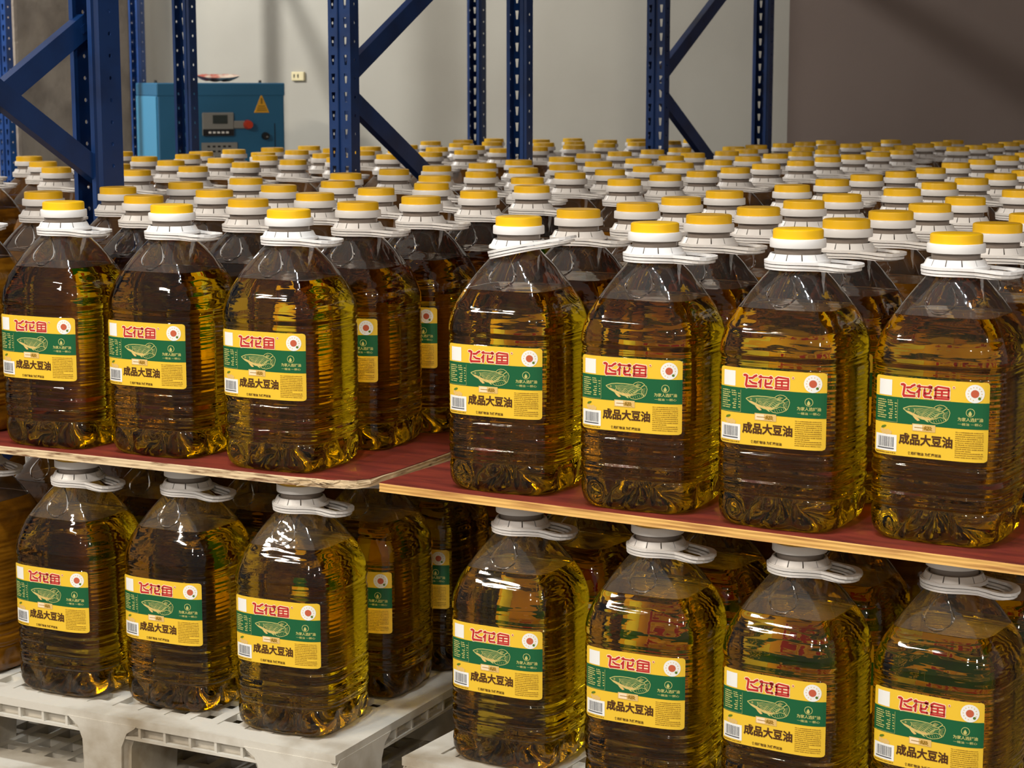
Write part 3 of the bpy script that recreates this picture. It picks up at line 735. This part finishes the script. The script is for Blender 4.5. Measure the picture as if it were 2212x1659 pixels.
# ------------------------------------------------------------------ white plastic pallets
def grid_plate(bm, w, d, z, h, nx, ny, bar, rim):
    for sx in (-1, 1): box(bm, (sx*(w/2-rim/2), 0, z), (rim, d, h))
    for sy in (-1, 1): box(bm, (0, sy*(d/2-rim/2), z), (w-2*rim, rim, h))
    for i in range(1, nx): box(bm, (-w/2+w*i/nx, 0, z), (bar, d-2*rim, h*.8))
    for j in range(1, ny): box(bm, (0, -d/2+d*j/ny, z-.001), (w-2*rim, bar, h*.7))
def pallet(c, w, d, rz, label, group=None):
    t = thing('plastic_pallet', label, 'pallet', c, rz, group)
    bm = bmesh.new(); grid_plate(bm, w, d, PAL_H-.007, .014, 17, 17, .022, .045); obj('deck', bm, t, ('pallet',))
    bm = bmesh.new(); z0 = PAL_H-.023
    for sy in (-1, 1): box(bm, (0, sy*(d/2-.016), z0), (w-.02, .004, .018))
    for sx in (-1, 1): box(bm, (sx*(w/2-.016), 0, z0), (.004, d-.02, .018))
    for i in range(18):
        for sy in (-1, 1): box(bm, (-w/2+w*(i+.5)/18, sy*(d/2-.008), z0), (.005, .014, .018))
        for sx in (-1, 1): box(bm, (sx*(w/2-.008), -d/2+d*(i+.5)/18, z0), (.014, .005, .018))
    for sy in (-1, 1): box(bm, (0, sy*(d/2-.008), PAL_H-.0345), (w, .016, .005))
    for sx in (-1, 1): box(bm, (sx*(w/2-.008), 0, PAL_H-.0345), (.016, d, .005))
    obj('rim_ribs', bm, t, ('pallet',))
    for i, bx in ((-1, .155), (0, .10), (1, .155)):
        for j, by in ((-1, .155), (0, .10), (1, .155)):
            bm = bmesh.new()                               # hollow leg, flared towards the deck
            hx, hy = bx/2, by/2
            ringloft(bm, [[(i*((w-bx)/2+.001) + sx*(hx+f*(0 if i*sx > 0 else 1)), j*((d-by)/2+.001) + sy*(hy+f*(0 if j*sy > 0 else 1)), z)
                           for sx, sy in ((-1, -1), (1, -1), (1, 1), (-1, 1))] for z, f in ((.018, 0), (.095, .003), (.115, .012), (.124, .026), (PAL_H-.012, .04))], True, True)
            bmesh.ops.bevel(bm, geom=[e for e in bm.edges if abs(e.verts[0].co.z-e.verts[1].co.z) > .005], offset=.012, segments=3, affect='EDGES')
            smooth(obj('block', bm, t, ('pallet',)), 40)
    bm = bmesh.new(); grid_plate(bm, w, d, .010, .020, 18, 18, .020, .075); obj('base_grid', bm, t, ('pallet',))
    return t
pallet(W(-.80, .43, 0), .94, 1.02, ROT+math.radians(3.5), 'white plastic pallet under the splintered board and its bottles')
pallet(W(.315, .52, 0), 1.02, 1.06, ROT-math.radians(1), 'white plastic pallet under the clean-edged board and its bottles')
for c, w, d in ((W(-.80, 1.66, 0), 1.0, 1.08), (W(.26, 1.70, 0), 1.02, 1.08), (W(-2.06, 1.525, 0), 1.0, 1.08), (W(-2.0, 2.67, 0), .94, 1.16), (W(-.85, 2.76, 0), .92, 1.0), (W(.04, 2.88, 0), .7, 1.1), (W(-1.90, 3.70, 0), .82, .84), (W(-.80, 3.98, 0), .84, 1.28)):
    pallet(c, w, d, ROT, 'white plastic pallet hidden under the rear stacks', 'pallets under the rear stacks')
